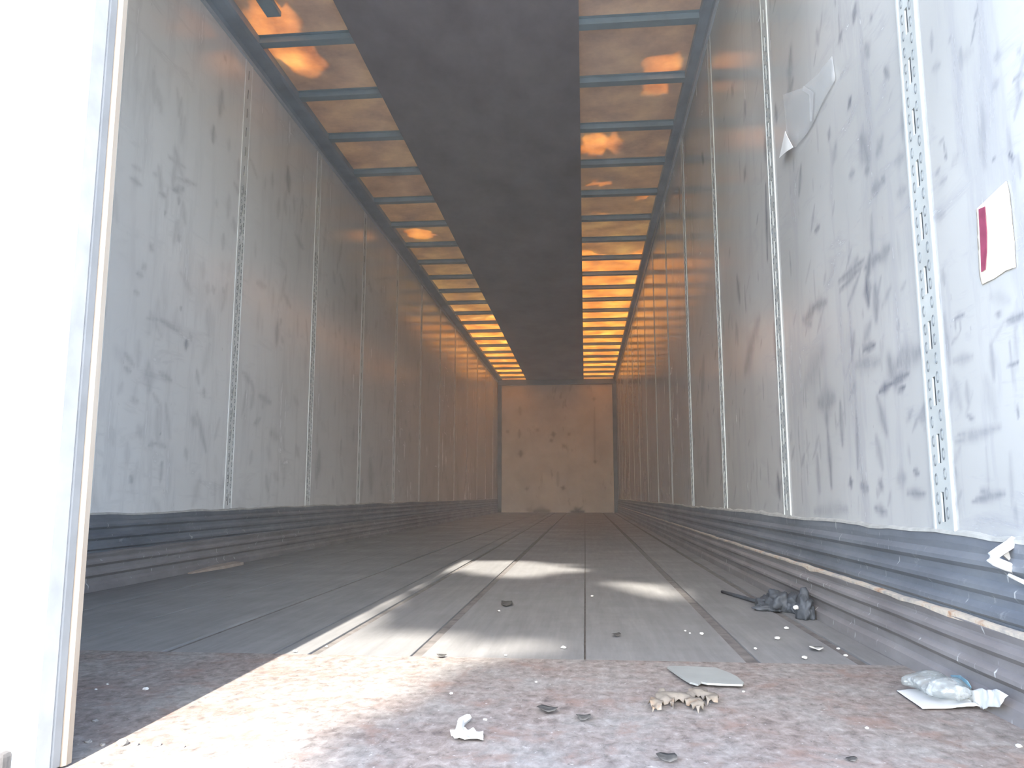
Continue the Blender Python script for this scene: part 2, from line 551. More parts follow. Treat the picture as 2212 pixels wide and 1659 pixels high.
R_MARKS = [(a, b, c, d, w * 1.2, min(1, s * 1.35)) for a, b, c, d, w, s in R_MARKS]
for k in range(480):
    y = 1.2 + rnd.random() ** 1.5 * 9.5
    z = .3 + (rnd.random() if rnd.random() < .5 else rnd.random() ** 1.7 * .6) * 1.9
    s = min(1.0, .28 + .3 * rnd.random()) * (1.0 if y < 6 else .7)
    sz = .6 + .12 * y
    if rnd.random() < .55:
        L = rnd.uniform(.02, .12) * sz; dy, dz = rnd.uniform(-.1, .1) * L, L
    else:
        L = rnd.uniform(.02, .09) * sz; an = math.radians(rnd.uniform(20, 60)); dy, dz = -L * math.cos(an), L * math.sin(an)
    R_MARKS.append((y, z, y + dy, z + dz, rnd.uniform(.006, .015) * sz, s * .85))

L_MARKS = px_strokes([
    (318, 688, 345, 690, .014, .40), (345, 690, 385, 715, .014, .45), (322, 962, 335, 957, .012, .45), (335, 957, 358, 965, .012, .45), (403, 736, 402, 752, .018, .85),
    (270, 765, 290, 790, .014, .45), (320, 790, 322, 840, .04, .4), (270, 795, 282, 802, .014, .45), (345, 805, 370, 822, .014, .45), (284, 860, 298, 868, .014, .4),
    (330, 850, 345, 875, .012, .35), (425, 890, 445, 975, .018, .42), (415, 905, 425, 915, .03, .35), (282, 1030, 286, 1042, .018, .6), (350, 1000, 346, 1040, .014, .45),
    (300, 925, 305, 940, .03, .4), (425, 800, 430, 830, .014, .4), (300, 740, 298, 790, .022, .25), (440, 840, 442, 855, .016, .4), (345, 935, 348, 940, .008, .6),
    (365, 340, 400, 362, .012, .35), (378, 382, 425, 400, .010, .35), (375, 410, 396, 408, .02, .5), (388, 425, 386, 440, .014, .5), (345, 418, 360, 425, .012, .5),
    (282, 385, 305, 400, .012, .42), (285, 358, 305, 368, .010, .3), (330, 375, 345, 380, .010, .3), (395, 440, 400, 480, .02, .3), (358, 455, 356, 462, .010, .6),
    (385, 510, 388, 520, .016, .5), (325, 530, 330, 540, .018, .45), (308, 578, 315, 575, .016, .4), (296, 590, 308, 596, .014, .4), (290, 630, 300, 635, .012, .35),
    (462, 275, 460, 305, .022, .55), (480, 200, 475, 245, .03, .42), (485, 122, 488, 130, .016, .4), (622, 365, 624, 412, .035, .65), (535, 225, 538, 240, .02, .4), (615, 435, 618, 460, .03, .3),
    (555, 610, 575, 620, .02, .3), (600, 700, 598, 740, .03, .45), (608, 690, 605, 700, .02, .4), (390, 664, 392, 668, .012, .6), (482, 625, 484, 632, .02, .4), (460, 620, 462, 632, .018, .4),
    (525, 805, 545, 830, .02, .4), (545, 830, 548, 850, .02, .4), (560, 855, 585, 870, .02, .4), (550, 915, 562, 905, .018, .4), (585, 935, 600, 945, .03, .35), (690, 980, 684, 1030, .05, .5),
    (640, 965, 645, 985, .03, .35), (575, 1030, 580, 1060, .03, .4), (800, 1000, 802, 1060, .08, .4), (770, 640, 768, 670, .04, .35), (720, 590, 724, 610, .03, .3),
    (400, 970, 404, 990, .016, .4), (240, 925, 245, 960, .02, .25), (275, 960, 275, 1000, .02, .25), (410, 720, 414, 735, .012, .3), (440, 570, 438, 600, .022, .25),
], XL)
for k in range(340):
    y = 2.6 + rnd.random() ** 1.3 * 11
    z = .3 + rnd.random() ** 1.3 * 1.9
    L = rnd.uniform(.03, .16) * (.7 + .08 * y)
    an = math.radians(90 + rnd.gauss(0, 14)) if rnd.random() < .75 else math.radians(rnd.uniform(-50, -20))
    L_MARKS.append((y, z, y + L * math.cos(an), z + L * math.sin(an), rnd.uniform(.012, .030), rnd.uniform(.12, .34)))


def post(x, y, sgn, z0, z1, parent, fine):
    """a slotted cargo post: raised plate with flanges, slots with their inner shade painted as a dark back, and dimples"""
    bm = bmesh.new()
    t = .0045 if fine else .002
    xf = x - sgn * t
    xs = sorted((x, xf))
    hw = .0062 if fine else .0045
    box(bm, *xs, y - PW + .012, y - hw, z0, z1)
    box(bm, *xs, y + hw, y + PW - .012, z0, z1)
    for e in (-1, 1):                                      # rolled edges
        xe = sorted((x, x - sgn * (.0065 if fine else .003)))
        ye = sorted((y + e * PW, y + e * (PW - .012)))
        box(bm, *xe, *ye, z0, z1, bev=.003)
    z = 1.352 - .1105 * 12
    while z < z1:
        za, zb = max(z, z0), min(z + .0545, z1)
        if zb > za:
            box(bm, *xs, y - hw, y + hw, za, zb)           # bridges between the slots
        z += .1105
    box(bm, *sorted((x, x - sgn * .0012)), y - hw - .001, y + hw + .001, z0, z1, mi=1)  # near-black strip paints the shade inside the slots
    if fine:
        k = 0
        z = z0 + .04
        while z < 2.0:
            for e in (-1, 1):
                cyy, czz = y + e * .019, z + (0 if e > 0 else .010)
                a, b = .0065, .012
                seg = 10
                ro = [bm.verts.new((xf - sgn * .0003, cyy + a * math.cos(2 * math.pi * q / seg), czz + b * math.sin(2 * math.pi * q / seg))) for q in range(seg)]
                rt = [bm.verts.new((xf - sgn * .0015, cyy + a * .85 * math.cos(2 * math.pi * q / seg), czz + b * .85 * math.sin(2 * math.pi * q / seg))) for q in range(seg)]
                ri = [bm.verts.new((xf - sgn * .0003, cyy + a * .6 * math.cos(2 * math.pi * q / seg), czz + b * .6 * math.sin(2 * math.pi * q / seg))) for q in range(seg)]
                for q in range(seg):
                    f = bm.faces.new((ro[q], ro[(q + 1) % seg], rt[(q + 1) % seg], rt[q])); f.material_index = 2
                    f = bm.faces.new((rt[q], rt[(q + 1) % seg], ri[(q + 1) % seg], ri[q])); f.material_index = 2
            z += .0368
    bmesh.ops.recalc_face_normals(bm, faces=bm.faces[:])
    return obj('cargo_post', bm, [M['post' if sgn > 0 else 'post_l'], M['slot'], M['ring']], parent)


def scuff_profile(x, sgn, zs, amp):
    return [(x - sgn * a, z) for a, z in zip(amp, zs)]


def side_wall(name, x, sgn, mat, marks, y_first):
    w = boxobj(name, (*sorted((x + sgn * .008, x + sgn * .055)), YE, YB + .06, -.1, 2.86), M['ext'])
    tag(w, kind='structure')
    ys = [YE] + POSTS + [YB]
    for i, (a, b) in enumerate(zip(ys, ys[1:])):
        a2 = a + (PW - .006 if i else 0); b2 = b - (PW - .006 if i < len(ys) - 2 else 0)
        step = (.006, .008, .011, .016, .022)[i] if i < 5 else .04
        if sgn < 0 and i < 2: step = .05
        panel('wall_panel', x, a2, b2, ZK - .03, ZC + .02, step, mat, w, marks, sgn * .008)
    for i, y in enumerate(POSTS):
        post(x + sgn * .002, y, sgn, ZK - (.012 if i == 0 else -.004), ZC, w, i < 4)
    # scuff plates: upper corrugated band behind, lower one lapped over it with a torn rusty edge
    up = [(.002, ZK), (.006, .277), (.006, .262), (.004, .252), (.013, .241), (.013, .233), (.004, .224), (.004, .211), (.013, .200), (.013, .192), (.004, .183),
          (.004, .171), (.013, .161), (.013, .153), (.004, .146), (.004, .120), (-.002, .118)]
    lo = [(.006, .139), (.016, .139), (.017, .132), (.012, .120), (.012, .115), (.022, .107), (.022, .100), (.012, .090), (.012, .076), (.022, .067), (.022, .060),
          (.012, .050), (.012, .034), (.022, .024), (.024, .000), (.004, .000)]
    yy = [YE + .05 + (YB - YE - .06) * (i / 150) ** 1.4 for i in range(151)]

    def pr_up(y):
        dz = .010 * (noise.noise(Vector((y * 2.1, sgn * 3.3, 0))) + .5 * noise.noise(Vector((y * 9, sgn, 4))))
        return [(x - sgn * a, b + (dz if k < 3 else 0)) for k, (a, b) in enumerate(up)]

    def pr_lo(y):
        dz = .004 * noise.noise(Vector((y * 8.1, sgn * 1.3, 2)))
        da = .003 * noise.noise(Vector((y * 3.0, sgn * 5, 1)))
        return [(x - sgn * (a + da), b + (dz if k < 3 else 0)) for k, (a, b) in enumerate(lo)]
    bm = bmesh.new(); prism(bm, pr_up, yy); obj('scuff_plate', bm, M['scuff'], w)
    bm = bmesh.new(); prism(bm, pr_lo, yy); obj('scuff_plate', bm, M['scuff_low'], w)

    def pr_edge(y):
        dz = .004 * noise.noise(Vector((y * 8.1, sgn * 1.3, 2)))
        h = .0030 + .0035 * max(0, noise.noise(Vector((y * 5.5, 7, sgn)))) * (3 if y < 2.6 else 1)
        return [(x - sgn * .007, .137 + dz), (x - sgn * .0185, .137 + dz - h), (x - sgn * .0195, .1395 + dz), (x - sgn * .007, .142 + dz)]
    bm = bmesh.new(); prism(bm, pr_edge, yy); obj('torn_plate_edge', bm, M['rust_edge'] if sgn > 0 else M['scuff_low'], w)

    def pr_caulk(y):
        dz = .010 * (noise.noise(Vector((y * 2.1, sgn * 3.3, 0))) + .5 * noise.noise(Vector((y * 9, sgn, 4))))
        h = .004 + .012 * abs(noise.noise(Vector((y * 4.3, 2, sgn))))
        return [(x, ZK + dz - .004), (x - sgn * .008, ZK + dz - .003), (x - sgn * .007, ZK + dz + h * .4), (x, ZK + dz + h)]
    bm = bmesh.new(); prism(bm, pr_caulk, yy); obj('sealant_bead', bm, M['caulk'], w)
    return w


wall_r = side_wall('wall_right', XR, 1, M['wall_r'], R_MARKS, 1.2)
L_MARKS = [(a, b, c, d, w * 1.35, s * .8) for a, b, c, d, w, s in L_MARKS]
wall_l = side_wall('wall_left', XL, -1, M['wall_l'], L_MARKS, 2.6)

# ------------------------------------------------------------------ setting: front wall
wb = boxobj('wall_front', (XL - .05, XR + .05, YB + .004, YB + .06, -.1, 2.86), M['ext'])
tag(wb, kind='structure')
FM = []
for (ax, ay, bx, by, w, s) in [(1095, 930, 1098, 934, .05, .35), (1122, 928, 1122, 945, .04, .35), (1125, 975, 1125, 985, .06, .5), (1195, 935, 1196, 942, .06, .5), (1190, 950, 1192, 953, .06, .45),
                               (1218, 962, 1220, 966, .06, .4), (1228, 937, 1230, 939, .05, .35), (1217, 1052, 1216, 1056, .06, .55), (1136, 1056, 1140, 1056, .05, .4), (1285, 995, 1286, 999, .05, .5),
                               (1284, 880, 1285, 1000, .025, .25), (1283, 860, 1283, 864, .05, .35), (1205, 1020, 1205, 1050, .04, .25), (1245, 1101, 1250, 1107, .12, .95), (1235, 1106, 1260, 1106, .08, .9),
                               (1155, 1105, 1185, 1105, .10, .6), (1140, 1100, 1150, 1104, .08, .3), (1160, 928, 1162, 930, .06, .3), (1123, 880, 1124, 895, .05, .25)]:
    a = at(ax, ay, 1, YB); b = at(bx, by, 1, YB)
    FM.append((a.x, a.z, b.x, b.z, w, s))
nx, nz = 120, 130
xs = np.linspace(XL + .06, XR - .06, nx + 1); zs = np.linspace(.0, 2.67, nz + 1)
X, Z = np.meshgrid(xs, zs, indexing='ij')
n = X.size
i, j = np.meshgrid(np.arange(nx), np.arange(nz), indexing='ij')
a = (i * (nz + 1) + j).ravel()
me = bpy.data.meshes.new('front_board')
me.from_pydata(np.stack([X.ravel(), np.full(n, YB - .012), Z.ravel()], 1).tolist(), [], np.stack([a, a + nz + 1, a + nz + 2, a + 1], 1).tolist())
at_ = me.attributes.new('mark', 'FLOAT', 'POINT')
at_.data.foreach_set('value', field(X.ravel(), Z.ravel(), FM).astype(np.float32))
fb = link('front_board', me, M['front'], wb)
so = fb.modifiers.new('thickness', 'SOLIDIFY'); so.thickness = .012; so.offset = -1
tag(boxobj('trim_1', (XL, XL + .085, YB - .035, YB, 0, 2.70), M['dark_trim'], None, .006), kind='structure')
tag(boxobj('trim_2', (XR - .085, XR, YB - .035, YB, 0, 2.70), M['dark_trim'], None, .006), kind='structure')
tag(boxobj('trim_3', (XL, XR, YB - .05, YB, 2.665, ZC), M['dark_trim'], None, .006), kind='structure')

# ------------------------------------------------------------------ setting: roof
bm = bmesh.new()
ZS = ZC + .036
vv = [bm.verts.new(p) for p in ((XL - .04, YE - .04, ZS), (XR + .04, YE - .04, ZS), (XR + .04, YB + .06, ZS), (XL - .04, YB + .06, ZS))]
bm.faces.new(vv)
ceil = tag(obj('ceiling', bm, M['roof']), kind='structure')
for k in range(-4, 22):
    y = 3.845 + .590 * k
    jig = rnd.uniform(-.012, .012)
    bm = bmesh.new()
    prof = [(-.028, 0), (.028, 0), (.024, .034), (.045, .0345), (.045, .0365), (-.045, .0365), (-.045, .0345), (-.024, .034)]
    r0 = [bm.verts.new((XL + .02, y + p + jig, ZC + q)) for p, q in prof]
    r1 = [bm.verts.new((XR - .02, y + p - jig, ZC + q)) for p, q in prof]
    for q in range(8):
        bm.faces.new((r0[q], r0[(q + 1) % 8], r1[(q + 1) % 8], r1[q]))
    bm.faces.new(r0[::-1]); bm.faces.new(r1)
    bmesh.ops.recalc_face_normals(bm, faces=bm.faces[:])
    obj('roof_bow', bm, M['bow'], ceil)
for x, sg, wd_ in ((XL, 1, .095), (XR, -1, .062)):  # left rail made wider to take in the soft shade beside it
    bm = bmesh.new()
    prism(bm, [(x, ZC - .045), (x + sg * .010, ZC - .045), (x + sg * .016, ZC - .014), (x + sg * wd_ * .8, ZC - .010), (x + sg * wd_, ZC - .004), (x + sg * wd_, ZC + .036), (x, ZC + .036)], [YE + .02, YB])
    obj('top_rail', bm, M['rail'], ceil)
    bm = bmesh.new()
    prism(bm, [(x, ZC - .058), (x + sg * .011, ZC - .056), (x + sg * .012, ZC - .040), (x, ZC - .040)], [YE + .02, YB])
    obj('rail_lip', bm, M['lip'], ceil)
# dark liner sheet hung under the bows along the middle
bm = bmesh.new()
box(bm, -1.208, -.001, YE + .08, YB - .04, ZC - .010, ZC - .001, bev=.002)
tag(obj('liner_sheet', bm, M['liner'], ceil), 'dark brown sheet running along the middle under the bows')
# short batten beside the top rail
b0, b1 = at(544, 0, 2, ZC), at(577, 39, 2, ZC)
b2 = at(612, 34, 2, ZC)
bm = bmesh.new()
box(bm, b1.x, b2.x - .015, 2.9, b1.y, ZC + .002, ZC + .030, bev=.003)
obj('batten', bm, M['bow'], ceil)

# ------------------------------------------------------------------ setting: open end, closed door leaf, yard
tag(boxobj('trim_4', (XL - .06, XR + .06, .99, 1.09, 2.70, 2.86), M['frame'], None, .006), kind='structure')       # header
tag(boxobj('trim_5', (XR + .002, XR + .09, .93, 1.05, -.1, 2.70), M['frame'], None, .006), kind='structure')          # open-side corner post
tag(boxobj('trim_6', (XL - .09, XR + .09, .90, .975, -.22, -.012), M['frame'], None, .006), kind='structure')       # sill beam
DX = -.678
door = tag(boxobj('door_1', (XL - .05, DX - .012, .968, 1.040, .004, 2.695), M['door'], None, .003), kind='structure')
k_ = -DX / .70
def dy(y): return y * k_
bm = bmesh.new(); box(bm, DX - .014, DX, .962, dy(1.029), .004, 2.695, bev=.003); obj('edge_trim', bm, M['door_edge'], door)
bm = bmesh.new(); box(bm, DX - .014, DX - .003, dy(1.029), dy(1.0315), .004, 2.695); obj('gap_strip', bm, M['seal_dark'], door)
bm = bmesh.new(); box(bm, DX - .014, DX - .001, dy(1.0315), dy(1.050), .004, 2.695, bev=.002); obj('rubber_seal', bm, M['seal'], door)
bm = bmesh.new()
prism_pts = [(DX - .014, dy(1.050)), (DX, dy(1.050)), (DX + .003, dy(1.056)), (DX + .003, dy(1.067)), (DX - .001, dy(1.073)), (DX - .014, dy(1.073))]
r0 = [bm.verts.new((p, q, .004)) for p, q in prism_pts]; r1 = [bm.verts.new((p, q, 2.695)) for p, q in prism_pts]
for q in range(6): bm.faces.new((r0[q], r0[(q + 1) % 6], r1[(q + 1) % 6], r1[q]))
bm.faces.new(r0[::-1]); bm.faces.new(r1); bmesh.ops.recalc_face_normals(bm, faces=bm.faces[:])
obj('door_gasket', bm, M['gasket'], door)
bm = bmesh.new(); box(bm, XL, DX - .03, .950, .968, -.010, .040, bev=.006); obj('bottom_seal', bm, M['grime'], door)
bm = sheet([(DX - .058, .0), (DX + .001, .0), (DX, .012), (DX - .006, .019), (DX - .013, .016), (DX - .020, .009), (DX - .030, .011), (DX - .038, .006), (DX - .050, .005)], .004, lambda u, v: 0, .0012)
for v in bm.verts: v.co = Vector((v.co.x, .9605 - v.co.z, v.co.y + .002))
obj('grime_patch', bm, M['grime'], door)

g = boxobj('ground', (-60, 60, -70, 60, -1.5, -1.3), M['ground'])
tag(g, kind='structure')

# shade tree in the yard, behind the open end, between the sun and the roof
lit = []
for pl in ([(-.70, 4.46), (-.36, 4.46), (-.02, 4.15), (.06, 3.75), (-.06, 3.55), (-.26, 3.36), (-.52, 3.55), (-.74, 3.75)],
           [(.08, 3.50), (.34, 3.25), (.44, 2.72), (.31, 2.70), (.08, 3.02)],
           [(-.80, .7), (-.30, .7), (-.32, 1.2), (-.28, 1.5), (-.17, 1.68), (-.02, 1.80), (-.04, 2.05), (-.30, 2.10), (-.50, 2.20), (-.58, 2.5), (-.80, 2.5)],
           [(-.80, 2.3), (-.58, 2.3), (-.60, 2.75), (-.80, 2.75)]):
    lit.append(pl)


def to_plane(P, axis, v):
    return P + SUN_DIR * ((v - P[axis]) / SUN_DIR[axis])


FLECKS = [(*at(x, y, 2, 2.815)[:2], r) for x, y, r in ((1432, 142, .13), (1420, 196, .09), (1300, 312, .15), (1290, 395, .10), (1290, 460, .10), (1385, 425, .09), (640, 120, .16), (590, 30, .13), (905, 505, .14))]     # gaps in the crown
tv, tf = [], []
def leaf_quad(P, s):
    a = Vector((rnd.gauss(0, 1), rnd.gauss(0, 1), rnd.gauss(0, 1))).normalized()
    b = a.cross(SUN_DIR)
    if b.length < .2: return
    b.normalize()
    a = (a + SUN_DIR * rnd.uniform(-.3, .3)).normalized()
    i0 = len(tv)
    for u, w in ((-1, 0), (0, -.55), (1, 0), (0, .55)):
        tv.append(tuple(P + a * u * s + b * w * s))
    tf.append((i0, i0 + 1, i0 + 2, i0 + 3))
for k in range(48000):
    if k < 26000: P = Vector((rnd.uniform(-3.4, 3.6), rnd.uniform(-11.5, 2.5), rnd.uniform(7.6, 10.5)))
    else: P = Vector((rnd.uniform(-2.6, 1.5), rnd.uniform(.2, 9.0), rnd.uniform(3.5, 5.6)))     # low boughs added over the roof to hold back sky light
    r = to_plane(P, 2, 2.82)
    if r.y > 1.0:
        if XL - .3 < r.x < XR + .3:
            lim = 7.55 + .25 * math.sin(r.x * 5) if r.x > -.6 else 10.55 + .2 * math.sin(r.x * 7)
            if r.y > lim: continue
            if any(rnd.random() < 7.0 * math.exp(-((r.x - fx) ** 2 + ((r.y - fy) / 1.3) ** 2) / fr ** 2) for fx, fy, fr in FLECKS): continue
        elif r.y > 9.5: continue
    else:
        q = to_plane(P, 1, .965)
        if q.x < -.60 and q.z < 3.2 and q.x > -2.4:
            f = to_plane(P, 2, 0.0)
            if q.x < -.66 : continue
        f = to_plane(P, 2, 0.0)
        if any(inside((f.x, f.y), pl) for pl in lit): continue
    leaf_quad(P, rnd.uniform(.10, .19))
tree = bpy.data.objects.new('shade_tree', None)
COL.objects.link(tree)
tree.location = (3.6, -5.5, -1.3)
tag(tree, 'broad green tree shading the open end of the trailer', 'tree')
me = bpy.data.meshes.new('foliage')
me.from_pydata([(a - 3.6, b + 5.5, c + 1.3) for a, b, c in tv], [], tf)
fo = link('foliage', me, simple('green_leaves', (0.07, 0.11, 0.035), 0.7, 0, .3, 3), tree)
fo['kind'] = 'stuff'
bm = bmesh.new()
tube(bm, [(0, 0, 0), (.1, 0, 2), (0, .2, 4.5), (-.2, .1, 7), (-.4, 0, 10.2)], [.32, .25, .2, .15, .05], 12)
for (x, y, z) in ((-3.5, -3.5, 10), (-4.2, 3, 10.2), (-1.5, 5, 10.4), (-1.0, -5, 9.6)):
    tube(bm, [(0, .1, 5.5), (x * .4, y * .4, 7.6), (x, y, z)], [.12, .08, .03], 8)
obj('trunk', bm, simple('bark', (0.12, 0.09, 0.07), 0.9, 0, .3, 8, .4), tree)

# ------------------------------------------------------------------ things on the floor
def fpx(lst, z=0.0):
    return [tuple(at(x, y, 2, z)[:2]) for x, y in lst]


def nz_(u, v, f, s=0.0):
    return noise.noise(Vector((u * f, v * f, s)))


# white paper
M['paper'] = simple('white_paper', (0.50, 0.51, 0.51), 0.6, 0, .04, 20)
PAPER = [(1937, 1493), (1962, 1490), (2010, 1490), (2050, 1490), (2090, 1492), (2103, 1500), (2122, 1492), (2135, 1499), (2158, 1497), (2183, 1511), (2174, 1517), (2170, 1530), (2158, 1535), (2140, 1536), (2110, 1531), (2060, 1531), (1993, 1532)]
XW = XR - .036                                     # the crumpled end leans up against the scuff plate


def unfold(x, y):
    p = at(x, y, 2, .004)
    if p.x < XW: return (p.x, p.y)
    q = at(x, y, 0, XW)
    return (XW + max(q.z, 0), q.y)


out = [unfold(*p) for p in PAPER]
bm = sheet(out, .005, lambda u, v: 0.0, .0008)
for v in bm.verts:
    u, w, e = v.co
    k = min(1, max(0, (u - XW + .05) / .06))
    lift = .003 + .002 * (1 + nz_(u, w, 14)) + k * (.006 + .006 * nz_(u, w, 60, 3) + .006 * nz_(u, w, 28, 7)) + e
    if u < XW: v.co = Vector((u, w, lift))
    else: v.co = Vector((XW - lift * .5 + .003, w, lift * .5 + (u - XW)))
paper = tag(obj('paper_sheet', bm, M['paper'], None, True), 'torn white paper sheet with a crumpled end lying under the crushed clear bottle', 'paper')

# crushed clear bottle on the paper
m = NT('clear_plastic')
m.color((0.36, 0.39, 0.40)); m.rough(0.16)
m.b.inputs['Specular IOR Level'].default_value = .8
tp = m.n('ShaderNodeBsdfTransparent'); tp.inputs[0].default_value = (.93, .95, .95, 1)
mx = m.n('ShaderNodeMixShader')
m.l(m.ramp(m.noise(40, 4, .6), [(.3, .22), (.5, .35), (.72, .8)]), mx.inputs[0])
m.l(tp.outputs[0], mx.inputs[1]); m.l(m.b.outputs[0], mx.inputs[2])
m.l(mx.outputs[0], m.out.inputs[0])
M['plastic'] = m.m
A, B = Vector((*at(1992, 1470, 2, .02)[:2], .022)), Vector((*at(2070, 1503, 2, .024)[:2], .028))
bottle = bpy.data.objects.new('plastic_bottle', None); COL.objects.link(bottle)
mid = (A + B) / 2
bottle.location = (mid.x, mid.y, 0)
tag(bottle, 'crushed clear plastic bottle with a blue scrap lying on white paper', 'bottle')
ax = (B - A).normalized(); side = Vector((ax.y, -ax.x, 0)).normalized(); upv = Vector((0, 0, 1))
bm = bmesh.new()
rings = []
NS, NR = 30, 22
for i in range(NS + 1):
    t = i / NS
    rr = .030 * min(1, (t / .12) ** .5 if t < .12 else 1) * (1 if t < .78 else 1 - .45 * ((t - .78) / .22))
    if i in (0, NS): rr *= .25
    c = A.lerp(B, t) - mid * 1.0
    c.z = (A.lerp(B, t)).z
    ring = []
    for k in range(NR):
        an = 2 * math.pi * k / NR
        q = 1 + .30 * noise.noise(Vector((t * 4.2, math.cos(an) * 1.3, math.sin(an) * 1.3))) + .05 * math.sin(t * 60)
        p = c + side * math.cos(an) * rr * 1.25 * q + upv * math.sin(an) * rr * .60 * q
        p.z = max(p.z, .0145)
        ring.append(bm.verts.new((p.x, p.y, p.z)))
    rings.append(ring)
for r0, r1 in zip(rings, rings[1:]):
    for k in range(NR):
        bm.faces.new((r0[k], r0[(k + 1) % NR], r1[(k + 1) % NR], r1[k]))
bm.faces.new(rings[0][::-1]); bm.faces.new(rings[-1])
bmesh.ops.recalc_face_normals(bm, faces=bm.faces[:])
obj('bottle_body', bm, M['plastic'], bottle, True)
M['blue'] = simple('blue_film', (0.16, 0.30, 0.38), 0.35, 0, .4, 40)
XB = XR - .030
lo_ = [at(x, y, 0, XB) for x, y in ((2056, 1458), (2078, 1459), (2092, 1470), (2101, 1484), (2099, 1498), (2088, 1494), (2076, 1484), (2062, 1470))]
bm = sheet([(p.y, p.z) for p in lo_], .005, lambda u, v: .002 + .003 * nz_(u, v, 40), .0008)
for v in bm.verts: v.co = Vector((XB - v.co.z - mid.x, v.co.x - mid.y, v.co.y))
bmesh.ops.recalc_face_normals(bm, faces=bm.faces[:])
obj('blue_label', bm, M['blue'], bottle)

# grey flat board
M['card'] = simple('grey_card', (0.225, 0.235, 0.225), 0.7, 0, .08, 15)
out = fpx([(1441, 1442), (1452, 1440), (1500, 1441), (1545, 1443), (1575, 1455), (1592, 1464), (1607, 1477), (1604, 1482), (1560, 1481), (1528, 1480), (1515, 1477), (1508, 1483), (1490, 1478), (1470, 1465)], .007)
bm = sheet(out, .010, lambda u, v: .0045 + .004 * max(0, (1.70 - v) * 4) + .0012 * nz_(u, v, 9), .0035)
card = tag(obj('board_scrap', bm, M['card']), 'flat pale grey board scrap lying behind the curled brown leaf', 'board')

# curled dry leaf
m = NT('dry_leaf')
m.color(m.ramp(m.noise(30, 5, .6), [(.3, (.105, .093, .08)), (.55, (.165, .145, .12)), (.75, (.16, .095, .05))])); m.rough(.7)
M['leaf'] = m.m
cr = [(330, 800), (430, 735), (520, 790), (600, 780), (690, 800), (800, 800), (900, 790), (920, 725), (1050, 715), (1200, 720), (1290, 800), (1380, 790), (1465, 835), (1450, 930), (1370, 925), (1260, 960), (1180, 860),
      (1090, 835), (1000, 860), (1060, 900), (1220, 975), (1180, 1050), (1090, 1115), (990, 1040), (920, 985), (870, 975), (815, 910), (660, 905), (630, 1050), (590, 990), (540, 940), (460, 940), (415, 1065), (340, 1050), (250, 1085), (235, 1010), (160, 950), (300, 900)]
lc = fpx([(1380 + x / 8.508, 1400 + y / 8.508) for x, y in cr], .012)
# outer edge sits down on the floor, the middle of the blade arches up
cen = Vector((sum(p[0] for p in lc) / len(lc), sum(p[1] for p in lc) / len(lc)))


def leaf_z(u, v):
    dn = min((Vector((u, v)) - Vector(p)).length for p in lc)
    return .001 + min(.010, dn * .9) + .003 * (1 + nz_(u, v, 45))


bm = sheet(lc, .005, leaf_z, .0007)
leaf = tag(obj('dry_leaf', bm, M['leaf'], None, True), 'curled brown lobed leaf lying in front of the grey board scrap', 'leaf')

# black rag with trailing strip
M['rag'] = simple('black_cloth', (0.035, 0.042, 0.052), 0.75, 0, .35, 25, .3)
rag = bpy.data.objects.new('crumpled_rag', None); COL.objects.link(rag)
rc = at(1690, 1318, 2, 0); rag.location = (rc.x, rc.y, 0)
tag(rag, 'crumpled black rag with a thin strip trailing over the floor boards', 'rag')


def lump(bm, c, r, seed, amp=.35):
    res = bmesh.ops.create_icosphere(bm, subdivisions=4, radius=1)
    for v in res['verts']:
        d = v.co.normalized()
        q = 1 + amp * noise.noise(d * 1.7 + Vector((seed, 0, 0))) + amp * .6 * noise.noise(d * 4.3 + Vector((0, seed, 0)))
        p = Vector((c[0] + d.x * r[0] * q, c[1] + d.y * r[1] * q, c[2] + d.z * r[2] * q))
        p.z = max(p.z, 0.0)
        v.co = p


bm = bmesh.new()
def rp(x, y): 
    p = at(x, y, 2, 0)
    if p.x > XR - .052: p = at(x, y, 0, XR - .052)      # keeps clear of the scuff plate
    return (p.x - rc.x, p.y - rc.y)
for (x, y, rx, ry, rz, sd_) in ((1655, 1312, .030, .055, .022, 1), (1682, 1318, .036, .060, .040, 2), (1712, 1320, .034, .050, .034, 3), (1738, 1318, .024, .040, .042, 4), (1660, 1318, .04, .03, .014, 5)):
    p = rp(x, y); lump(bm, (p[0], p[1], rz * .55), (rx, ry, rz), sd_)
p = rp(1736, 1318)
tube(bm, [(p[0], p[1], .01), (p[0] + .002, p[1], .05), (p[0] + .004, p[1], .074), (p[0] + .002, p[1], .086)], [.020, .014, .013, .008], 10)
obj('rag_body', bm, M['rag'], rag, True)
bm = bmesh.new()
q0, q1, q2 = rp(1560, 1281), rp(1600, 1293), rp(1648, 1310)
tube(bm, [(q0[0], q0[1], .005), (q1[0], q1[1], .006), ((q1[0] + q2[0]) / 2, (q1[1] + q2[1]) / 2, .008), (q2[0], q2[1], .012)], [.0055, .0065, .006, .006], 8)
obj('trailing_strip', bm, M['rag'], rag, True)
M['white'] = simple('white_chip', (0.40, 0.40, 0.385), 0.6, 0, .1, 40)
bm = bmesh.new(); p = at(1719, 1312, 1, 2.352); lump(bm, (p.x - rc.x, p.y - rc.y, p.z), (.008, .004, .006), 3, .2)
obj('white_tag', bm, M['white'], rag, True)

